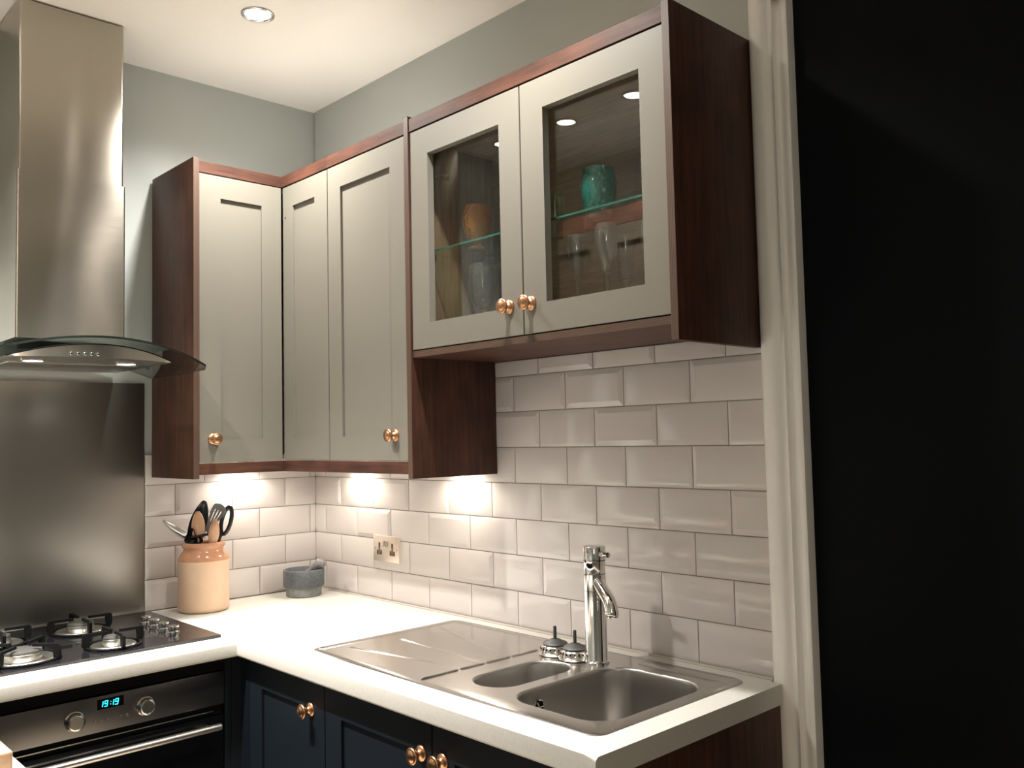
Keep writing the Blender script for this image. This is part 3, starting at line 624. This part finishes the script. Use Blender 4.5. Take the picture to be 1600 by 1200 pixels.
for y in (-1.024, -0.852):
    b = MB(); b.lathe([(.0235, -.001), (.0235, .002), (.0215, .004), (.0210, .017), (.0195, .0195), (.0165, .0205), (.0155, .0190), (0, .0190)], frame((OX, y, 0.769), (1, 0, 0)), M['chromed'], 40); kb = obj('control_knob', b, t, smooth=40)
    b = MB()
    for k in range(9):
        a = math.radians(-150+37.5*k)+PI/2; r = .031; b.lathe([(.0011, -.0005), (.0011, .0003), (0, .0003)], frame((OX, y+r*math.cos(a), .769+r*math.sin(a)), (1, 0, 0)), M['hole'], 8)
    obj('knob_dial_marks', b, kb)
for k in range(6):
    b = MB(); b.lathe([(.0042, -.001), (.0042, .002), (.0036, .003), (0, .003)], frame((OX, -0.976+.0155*k, .7565), (1, 0, 0)), M['chromed'], 20); obj('push_button', b, t)
b = MB(); b.box(OX-.002, -0.971, 0.784, OX+.0006, -0.907, 0.8085, M['display']); ds = obj('clock_display', b, t, smooth=0)
SEG = {'1': 'bc', '9': 'abcfgd'}
b = MB(); hh, ww, th = .0132, .0066, .0016
def segbox(y0, z0, s):
    sl = lambda z: (z-z0)*0.16
    q = {'a': (0, hh, ww, hh), 'g': (0, hh/2, ww, hh/2), 'd': (0, 0, ww, 0), 'b': (ww, hh/2, ww, hh), 'c': (ww, 0, ww, hh/2), 'f': (0, hh/2, 0, hh), 'e': (0, 0, 0, hh/2)}[s]
    a = Vector((OX+.0010, y0+q[0]+sl(z0+q[1]), z0+q[1])); c = Vector((OX+.0010, y0+q[2]+sl(z0+q[3]), z0+q[3])); b.tube([a, c], .0009, M['digit'], 6)
y = -0.9630
for ch in '19:19':
    if ch == ':':
        for dz in (.0035, .0095): b.lathe([(.0009, -.0002), (.0009, .0008), (0, .0008)], frame((OX+.0006, y+.0036+dz*.16, .7895+dz), (1, 0, 0)), M['digit'], 10)
        y += .0062; continue
    if ch == '1':
        y -= .0026
    for s_ in SEG[ch]: segbox(y, 0.7895, s_)
    y += .0112
obj('clock_digits', b, ds, smooth=0, label='glowing cyan digits reading 19:19')

# ------------------------------------------------------------------ hob
HA = math.radians(1.2)
t = thing('gas_hob', 'black glass four-burner gas hob set in the worktop below the hood', 'hob', (0.287, -0.928, WZ))
b = MB(); b.loft([[Vector((x, y, z)) for x, y in rrect(0.026+i, -1.226+i, 0.548-i, -0.630-i, .006, 3)] for (i, z) in ((0, WZ), (0, WZ+.0065), (.0015, WZ+.008))], M['hobglass'], cap=True); obj('hob_glass', b, t, smooth=30)
HZ = WZ+.008
for (x, y, rr, lab) in ((0.452, -0.888, .026, None), (0.190, -0.888, .035, None), (0.440, -1.105, .046, 'largest burner'), (0.195, -1.105, .035, None)):
    T = TR(x, y, HZ)
    b = MB(); R = rr+.030; b.lathe([(R, 0), (R+.001, .003), (R-.002, .0055), (R-.006, .0045), (R-.012, .002), (rr+.004, .0015), (0, .001)], T, M['alu'], 48); bn = obj('burner', b, t, smooth=50, label=lab)
    b = MB(); b.lathe([(rr-.002, .001), (rr, .004), (rr+.002, .010), (rr+.0005, .019), (rr-.002, .021), (0, .021)], T, M['alu'], 48); obj('flame_ring', b, bn, smooth=40)
    b = MB(); b.lathe([(rr-.001, .0212), (rr, .0225), (rr-.001, .026), (rr-.005, .0275), (0, .0280)], T, M['cap'], 48); obj('burner_cap', b, bn, smooth=40)
    b = MB(); RO = rr+.046
    for k in range(4):
        a = k*PI/2 + (PI/4 if rr > .04 else 0.0) + .0
        dx, dy = math.cos(a), math.sin(a); px_, py_ = -dy*.004, dx*.004
        prof = [(RO, .0005), (RO+.006, .012), (RO+.006, .036), (RO+.002, .041), (rr*.62, .041), (rr*.62, .034), (RO-.010, .0335), (RO-.012, .030), (RO-.009, .0005)]
        b.prism(prof, lambda q, z, s_: Vector((x+dx*q+px_*s_, y+dy*q+py_*s_, HZ+z)), -1, 1, M['iron'])
    b.tube([(x+(RO-.004)*math.cos(2*PI*i/32), y+(RO-.004)*math.sin(2*PI*i/32), HZ+.0035) for i in range(32)], .0032, M['iron'], 8, closed=True)
    obj('pan_support', b, t, smooth=35)
for x in (0.215, 0.278, 0.347, 0.417):
    T = TR(x, -0.712, HZ)
    b = MB(); b.lathe([(.0165, 0), (.0165, .003), (.0125, .004), (.0120, .0045), (.0125, .007), (.0150, .018), (.0145, .020), (.011, .0205), (0, .0205)], T, M['chrome'], 32); kb = obj('gas_knob', b, t, smooth=40)
b = MB()
for k in range(5): b.box(0.488+.007*k, -.6985, HZ, 0.491+.007*k, -.6968, HZ+.0002, M['alu'])
obj('printed_mark', b, t, smooth=0)
t.rotation_euler = (0, 0, 0)

# ------------------------------------------------------------------ crock and utensils
JX, JY = 0.114, -0.487; JZ = WZ+.0003
t = thing('stoneware_jar', 'two-tone cream and brown stoneware jar holding cooking utensils beside the hob', 'jar', (JX, JY, JZ))
b = MB(); b.lathe([(0, 0), (.070, 0), (.0765, .004), (.0795, .012), (.0795, .162)], TR(JX, JY, JZ), M['cream'], 64); obj('jar_body', b, t, smooth=50)
b = MB(); b.lathe([(.0795, .1622), (.0785, .170), (.073, .180), (.0655, .189), (.0620, .194), (.0615, .198), (.0640, .2025), (.0675, .207), (.0680, .212), (.0655, .217), (.0600, .219), (.0560, .215), (.0550, .205), (.0560, .190), (.068, .170), (.070, .020), (.0, .015)], TR(JX, JY, JZ), M['glaze'], 64); obj('jar_neck', b, t, smooth=60, label='glossy orange-brown glazed shoulder and rim')
RV = Vector((math.sin(YAW), -math.cos(YAW), 0))      # to the right of somebody facing the corner
TV_ = Vector((-math.cos(YAW), -math.sin(YAW), 0))    # towards that person
JC = Vector((JX, JY, JZ))
def jp(a, h, f=0.0): return JC + RV*a + TV_*f + Vector((0, 0, h))
def blade(p0, p1, side, wfun, dish, th, m, mb, ns=22, nt=13, slots=(), hold=None):
    p0, p1 = Vector(p0), Vector(p1); ax = (p1-p0); L = ax.length; ax.normalize(); side = Vector(side); side = (side-ax*side.dot(ax)).normalized(); nm = ax.cross(side)
    us_ = [i/ns for i in range(ns+1)]; vs_ = [-1+2*j/nt for j in range(nt+1)]
    def f(s, v, o):
        W = max(wfun(s), .0012); return p0 + ax*L*s + side*W*v + nm*(dish*(1-v*v)*math.sin(PI*min(1, max(0, s)))**.6 + o)
    mb.grid(us_, vs_, lambda i, j: not (slots and j in slots and hold[0] <= us_[i] < hold[1]), lambda s, v: f(s, v, th/2), lambda s, v: f(s, v, -th/2), m)
def egg(W, p=.5): return lambda s: W*(max(0, math.sin(PI*min(1, .04+.94*s**.85)))**p)
GU = 'cooking utensils in the stoneware jar'
def ut(name, lab, fn_parts, base):
    th_ = thing(name, lab, 'utensil', base, GU)
    for nm_, mb in fn_parts: obj(nm_, mb, th_, smooth=50)
    return th_
# steel spoon leaning left
b1 = MB(); b1.tube([jp(.020, .035, -.01), jp(-.038, .212, .0), jp(-.052, .232, .0)], [.0045, .0045, .006], M['blackpl'], 12)
b2 = MB(); blade(jp(-.050, .229, 0), jp(-.132, .290, .0), Vector((0, 0, .8))+RV*.6+TV_*.35, egg(.0145), -.008, .0022, M['bright'], b2)
ut('serving_spoon', 'polished steel serving spoon leaning out to the left of the jar', [('handle', b1), ('spoon_head', b2)], jp(.020, .03, -.01))
# black spoon
b1 = MB(); b1.tube([jp(.005, .035, -.025), jp(-.028, .215, -.012)], [.0055, .0065], M['blackpl'], 12)
b2 = MB(); blade(jp(-.040, .205, -.012), jp(-.004, .350, -.022), RV, egg(.030, .62), .010, .003, M['blackpl'], b2)
ut('black_cooking_spoon', 'tall black nylon spoon standing at the back left of the jar', [('handle', b1), ('spoon_head', b2)], jp(.005, .03, -.025))
# wooden spoon 1
b1 = MB(); b1.tube([jp(.01, .03, .012), jp(-.010, .215, .012), jp(-.012, .245, .012)], [.0055, .006, .008], M['spoonwood'], 12)
b2 = MB(); blade(jp(-.0115, .222, .012), jp(-.017, .318, .006), RV, lambda s: .0215*(max(0, math.sin(PI*min(1, .10+.88*s)))**.55), -.009, .004, M['spoonwood'], b2)
ut('wooden_spoon', 'longer wooden spoon standing in front of the black spoon in the jar', [('handle', b1), ('spoon_head', b2)], jp(.01, .03, .012))
# black ladle bowl, low, glossy
b1 = MB(); b1.tube([jp(.03, .04, .025), jp(-.030, .215, .024)], [.005, .0055], M['blackpl'], 12)
b2 = MB(); blade(jp(-.038, .212, .024), jp(-.028, .266, .026), RV*1.0+TV_*.3, lambda s: .024*(1-s)**.5*(.5+.5*min(1, s*5)), .016, .003, M['blackpl'], b2)
blade(jp(-.042, .224, .024), jp(.006, .226, .022), Vector((0, 0, 1)), egg(.017, .6), -.008, .003, M['blackpl'], b2)
b2.tube([jp(-.030, .236, .030), jp(.020, .244, .012), jp(.026, .246, .008)], [.0042, .0042, .0042], M['blackpl'], 10)
ut('black_ladle', 'glossy black ladle low at the left front of the jar', [('handle', b1), ('ladle_head', b2)], jp(.03, .03, .03))
# grey slotted turner
b1 = MB(); b1.tube([jp(.0, .035, 0), jp(.024, .205, .004), jp(.026, .235, .002), jp(.014, .262, .0)], [.006, .0075, .0075, .008], M['greypl'], 12)
b2 = MB(); blade(jp(.013, .254, 0), jp(.056, .338, -.008), RV*1+Vector((0, 0, -.5)), lambda s: .008+.014*min(1, s*1.5) if s < .85 else .022*math.sqrt(max(0, 1-((s-.85)/.152)**2)), .003, .0025, M['greypl'], b2, slots=(3, 6, 9), hold=(.3, .75))
ut('slotted_turner', 'grey slotted nylon turner behind the shorter wooden spoon in the jar', [('handle', b1), ('turner_blade', b2)], jp(0, .03, 0))
# wooden spoon 2
b1 = MB(); b1.tube([jp(.01, .03, .02), jp(.036, .212, .024), jp(.037, .235, .024)], [.0055, .006, .007], M['spoonwood'], 12)
b2 = MB(); blade(jp(.037, .206, .024), jp(.045, .293, .018), RV, lambda s: .0170*(max(0, math.sin(PI*min(1, .08+.90*s)))**.6), -.007, .004, M['spoonwood'], b2)
ut('wooden_spoon', 'shorter wooden spoon at the right front of the jar', [('handle', b1), ('spoon_head', b2)], jp(.01, .03, .02))
# black loop handle
b1 = MB(); b1.tube([jp(.02, .035, -.025), jp(.038, .212, -.018), jp(.052, .245, -.026)], [.005, .0055, .006], M['blackpl'], 12)
lp = []
for i in range(28):
    a = 2*PI*i/28; uu, vv = .0155*math.cos(a), .046*math.sin(a); lp.append(jp(.066+uu*.94+vv*.24, .283+vv*.95-uu*.2, -.026))
b2 = MB(); b2.tube(lp, .0068, M['blackpl'], 12, closed=True)
ut('loop_handled_utensil', 'black utensil with an open loop end at the right back of the jar', [('handle', b1), ('loop', b2)], jp(.02, .03, -.03))

# ------------------------------------------------------------------ mortar and pestle
MX, MY = 0.128, -0.129
t = thing('mortar', 'round grey granite mortar on the worktop in the tiled corner', 'mortar', (MX, MY, WZ))
b = MB(); b.lathe([(0, .0003), (.058, .0003), (.061, .003), (.061, .032)], TR(MX, MY, WZ), M['slate2'], 56); obj('mortar_foot', b, t, smooth=40, label='paler rough granite foot')
b = MB(); b.lathe([(.061, .032), (.068, .033), (.0705, .036), (.0710, .088), (.0695, .091), (.0655, .092), (.0635, .090), (.060, .070), (.050, .050), (.030, .040), (0, .038)], TR(MX, MY, WZ), M['slate'], 56); obj('mortar_bowl', b, t, smooth=40)
pa = Vector((MX, MY, WZ+.052)) - RV*.020; pb = Vector((MX, MY, WZ+.1135)) + RV*.062
b = MB(); ax = (pb-pa); Lp = ax.length
b.lathe([(0, 0), (.008, .001), (.0105, .008), (.0095, .020), (.0105, Lp*.5), (.0150, Lp*.75), (.0185, Lp*.90), (.0195, Lp*.98), (.0175, Lp*1.06), (.010, Lp*1.10), (0, Lp*1.11)], frame(pa, ax), M['pestle'], 32)
tag(obj('pestle', b, base=tuple(pa), smooth=60), 'grey granite pestle leaning in the mortar', 'pestle')

# ------------------------------------------------------------------ socket
t = thing('double_socket', 'metal double wall socket with two switches on the tiles above the worktop', 'socket', (0.455, 0, 1.030))
SY = -0.0100
b = MB(); b.box(0.382, SY, 1.0305, 0.528, -0.0030, 1.1165, M['sockplate'], .0016); pl = obj('face_plate', b, t)
for x in (0.448, 0.462):
    b = MB(); b.box(x-.0058, SY-.0040, 1.078, x+.0058, SY+.001, 1.1005, M['chromed'], .0014); obj('rocker_switch', b, t)
for x in (0.4185, 0.4915):
    b = MB(); sy = lambda q, z, a: Vector((q, a, z))
    b.prism([(x-.005, 1.093), (x-.005, 1.068), (x-.0145, 1.068), (x-.0145, 1.052), (x+.0145, 1.052), (x+.0145, 1.068), (x+.005, 1.068), (x+.005, 1.093)], sy, SY-.0004, SY+.001, M['hole']); so = obj('socket_outlet', b, t, smooth=0)
    b = MB(); b.box(x-.0028, SY-.0008, 1.080, x+.0028, SY, 1.091, M['holed']); b.box(x-.0125, SY-.0008, 1.056, x-.0065, SY, 1.062, M['holed']); b.box(x+.0065, SY-.0008, 1.056, x+.0125, SY, 1.062, M['holed']); obj('pin_holes', b, so, smooth=0)
for x in (0.3945, 0.5155):
    b = MB(); b.lathe([(.0028, 0), (.0028, .0006), (0, .0008)], frame((x, SY, 1.0735), (0, -1, 0)), M['chromed'], 14); obj('screw', b, t)

# ------------------------------------------------------------------ glassware
def ware(kind, lab, x, y, z, prof_bowl, prof_base, mb_, ms_, group, n=40):
    t = thing(kind, lab, 'glass', (x, y, z), group)
    b = MB(); b.lathe(prof_bowl, TR(x, y, z), mb_, n); obj('bowl', b, t, smooth=60)
    b = MB(); b.lathe(prof_base, TR(x, y, z), ms_, n); obj('foot', b, t, smooth=60)
SHZ = 1.9468; FLZ = 1.6778
def goblet(k=1.0, h=.118, R=.041):
    bowl_ = [(.010, .024), (.020, .027), (R*.80, .040), (R*.97, .062), (R*1.02, .085), (R*.96, .105), (R*.92, h), (R*.92-.0025, h), (R*.93, .105), (R*.96, .085), (R*.90, .062), (R*.74, .044), (.012, .030), (0, .029)]
    foot = [(0, 0), (.024, 0), (.028, .002), (.027, .005), (.018, .008), (.011, .013), (.010, .020), (.014, .0245), (0, .0245)]
    return bowl_, foot
GS = 'coloured glasses on the glass shelf'; GF = 'stemmed glasses on the cabinet floor'
bo, fo = goblet(); ware('goblet', 'amber pressed-glass goblet on the shelf behind the left glazed door', 1.135, -0.175, SHZ, bo, fo, M['amber'], M['ambers'], GS)
bo = [(.030, .014), (.038, .030), (.0425, .060), (.044, .080), (.040, .104), (.0385, .118), (.0362, .118), (.0378, .104), (.0415, .080), (.040, .060), (.034, .032), (0, .018)]
fo = [(0, 0), (.026, 0), (.028, .003), (.024, .007), (.021, .010), (.029, .0138), (0, .0145)]
ware('goblet', 'teal pressed-glass goblet on the shelf behind the right glazed door', 1.573, -0.175, SHZ, bo, fo, M['teal'], M['teals'], GS)
ware('goblet', 'dull purple pressed-glass goblet at the right end of the shelf', 1.775, -0.205, SHZ, bo, fo, M['purple'], M['purples'], GS)
bt = [(.019, .012), (.0225, .060), (.0265, .118), (.0250, .118), (.021, .060), (.0175, .014), (0, .013)]; ft = [(0, 0), (.017, 0), (.0195, .003), (.019, .0115), (0, .0122)]
ware('tumbler', 'pale green-footed tumbler on the shelf, the leftmost behind the right door', 1.357, -0.100, SHZ, bt, ft, M['green'], M['greens'], GS)
ware('tumbler', 'clear tumbler on the shelf behind the teal goblet', 1.480, -0.095, SHZ, bt, ft, M['clear'], M['greens'], GS)
ware('tumbler', 'clear tumbler on the shelf behind the amber goblet', 1.092, -0.085, SHZ, bt, ft, M['clear'], M['greens'], GS)
def flute(H=.236, zb_=.098, R=.0255, rr_=.0215):
    bl = [(.0045, zb_), (.010, zb_+.006), (R*.72, zb_+.040), (R, zb_+.080), (R*.98, zb_+.105), (rr_, H), (rr_-.0011, H), (R*.98-.0011, zb_+.105), (R-.0011, zb_+.080), (R*.72-.0011, zb_+.041), (.007, zb_+.010), (0, zb_+.007)]
    st_ = [(0, 0), (.030, 0), (.031, .0015), (.026, .003), (.010, .006), (.0045, .012), (.0038, .050), (.0050, zb_-.012), (.0075, zb_-.004), (.0088, zb_+.004), (0, zb_+.0045)]
    return bl, st_
for (x, y, H, zb_, lab) in ((1.520, -0.200, .235, .125, 'slim champagne flute on the cabinet floor, leftmost behind the right glazed door'), (1.613, -0.200, .245, .127, 'larger champagne flute below the teal goblet'),
                            (1.600, -0.115, .225, .125, 'champagne flute standing directly behind the larger flute'), (1.735, -0.190, .232, .110, 'champagne flute at the right end of the cabinet floor')):
    bl, st_ = flute(H, zb_, .0285 if H > .24 else .025); ware('champagne_flute', lab, x, y, FLZ, bl, st_, M['clear'], M['clearsolid'], GF)
bl = [(.006, .110), (.022, .116), (.037, .140), (.0415, .168), (.040, .198), (.035, .232), (.0338, .232), (.039, .198), (.0403, .168), (.036, .141), (.020, .1185), (0, .115)]
st_ = [(0, 0), (.032, 0), (.033, .0015), (.026, .004), (.010, .008), (.005, .020), (.0055, .060), (.011, .085), (.013, .095), (.010, .106), (.012, .1115), (0, .113)]
ware('wine_glass', 'round clear wine glass on the cabinet floor behind the left glazed door', 1.131, -0.155, FLZ, bl, st_, M['clear'], M['clearsolid'], GF)
ware('wine_glass', 'round clear wine glass behind the other wine glass', 1.085, -0.075, FLZ, bl, st_, M['clear'], M['clearsolid'], GF)

# ------------------------------------------------------------------ lights
labs = ['recessed downlight in the ceiling in front of the corner cabinets', 'recessed downlight in the ceiling above the sink', 'recessed downlight nearest the left wall, in the row of three by the opposite cabinets',
        'middle downlight in the row of three by the opposite cabinets', 'downlight furthest from the left wall in the row of three by the opposite cabinets']
for (x, y), pw, an, lab in zip(SPOTS, SPOT_P, SPOT_A, labs):
    t = thing('downlight', lab, 'ceiling light', (x, y, CEIL), 'recessed ceiling downlights')
    b = MB(); b.lathe([(.049, .0), (.0485, -.003), (.045, -.0055), (.040, -.006), (.037, -.004), (.0355, -.0005), (.0355, 0)], TR(x, y, CEIL), M['chrome'], 48); obj('bezel', b, t, smooth=50)
    b = MB(); b.lathe([(0, -.0016), (.035, -.0016), (.035, -.0002)], TR(x, y, CEIL), M['lamp'], 40); obj('lamp_lens', b, t, smooth=0)
    L = bpy.data.lights.new('downlight_beam', 'SPOT'); L.energy = SPOT_W*pw; L.color = WARM; L.spot_size = an; L.spot_blend = 1.0; L.shadow_soft_size = 0.03
    lo = bpy.data.objects.new('downlight_beam', L); C.objects.link(lo); lo.parent = t; lo.location = (0, 0, -.012)
for (x, y, lab) in ((0.055, -0.315, 'under-cabinet puck light below the corner cabinet, over the utensil jar'), (0.325, -0.055, 'under-cabinet puck light nearest the tiled corner'), (0.880, -0.055, 'under-cabinet puck light below the single-door cabinet')):
    t = thing('puck_light', lab, 'under-cabinet light', (x, y, 1.382), 'under-cabinet puck lights')
    b = MB(); b.lathe([(.034, -.0002), (.034, -.010), (.031, -.012), (.027, -.0115)], TR(x, y, 1.382), M['chromed'], 40); obj('puck_ring', b, t, smooth=50)
    b = MB(); b.lathe([(0, -.011), (.027, -.011), (.027, -.008)], TR(x, y, 1.382), M['puck'], 40); obj('puck_lens', b, t, smooth=0)
    L = bpy.data.lights.new('puck_beam', 'SPOT'); L.energy = PUCK_W; L.color = (1.0, .91, .80); L.spot_size = 2.6; L.spot_blend = 0.6; L.shadow_soft_size = 0.02
    lo = bpy.data.objects.new('puck_beam', L); C.objects.link(lo); lo.parent = t; lo.location = (0, 0, -.016)

# ------------------------------------------------------------------ opposite side of the galley
t = thing('opposite_base_cabinet', 'navy base unit along the wall opposite the sink', 'base cabinet', (0.95, -1.6, 0))
b = MB(); b.box(0.01, -1.862, 0.0, 1.90, -1.335, 0.8565, M['navy']); obj('carcass', b, t, smooth=0)
b = MB(); b.grid([0.002, 1.92], [-1.868, -1.300], lambda i, j: True, lambda u, v: Vector((u, v, WZ)), lambda u, v: Vector((u, v, WZ-WT)), M['worktop'])
bmesh.ops.bevel(b.bm, geom=[e for e in b.bm.edges if all(abs(v.co.y+1.3) < 1e-4 for v in e.verts)], offset=.010, segments=4, affect='EDGES')
tag(obj('opposite_worktop', b, base=(0.95, -1.6, WZ-WT)), 'cream-white worktop opposite the sink, just showing under the chopping block', 'worktop')
b = MB(); b.box(0.93, -1.60, WZ+.0002, 1.287, -1.337, WZ+.046, M['board'], .006, 3); tag(obj('chopping_block', b, base=(1.11, -1.47, WZ)), 'thick pale wooden chopping block at the lower left edge of the picture', 'chopping board')
YO = -1.545
for (u0, u1, kx, lab) in ((0.004, 0.602, 0.55, 'dark brown wall cabinet opposite the sink, next to the left wall'), (0.604, 1.200, 0.66, 'dark brown wall cabinet opposite the sink, further from the left wall')):
    t = thing('opposite_wall_cabinet', lab, 'wall cabinet', ((u0+u1)/2, -1.7, 1.38))
    b = MB(); b.box(u0, -1.866, 1.38, u1, YO-.021, 2.28, M['carc']); obj('carcass', b, t, smooth=0)
    d = obj('door', shaker(mpN(YO), u0+.002, u1-.002, 1.38, ZD1, matl=M['oppdoor']), t, smooth=0); knob(d, (kx, YO, 1.45), (0, 1, 0))
    b = MB(); b.box(u0, YO-.02, 2.2755, u1, YO, 2.345, M['wx']); obj('cornice', b, t, smooth=0)
# made-up pendant behind the camera, added out of view as fill light
t = thing('added_fill_pendant', 'added fill light shaped as a white glass pendant, unseen in the adjoining room', 'ceiling light', (3.55, -2.45, 2.25))
b = MB(); b.tube([(3.55, -2.45, 2.42), (3.55, -2.45, CEIL)], .003, M['dark'], 8); obj('fill_pendant_cord', b, t)
b = MB(); b.lathe([(0, 2.10), (.05, 2.108), (.09, 2.13), (.125, 2.18), (.13, 2.25), (.11, 2.33), (.06, 2.395), (.02, 2.42), (0, 2.42)], TR(3.55, -2.45, 0), emit('fill_pendant_glow', (1.0, .86, .66), 4.0), 40); obj('fill_pendant_shade', b, t, smooth=60)
L = bpy.data.lights.new('added_fill_light', 'POINT'); L.energy = FILL_W; L.color = WARM; L.shadow_soft_size = 0.13
lo = bpy.data.objects.new('added_fill_light', L); C.objects.link(lo); lo.parent = t; lo.location = (0, 0, -.32)
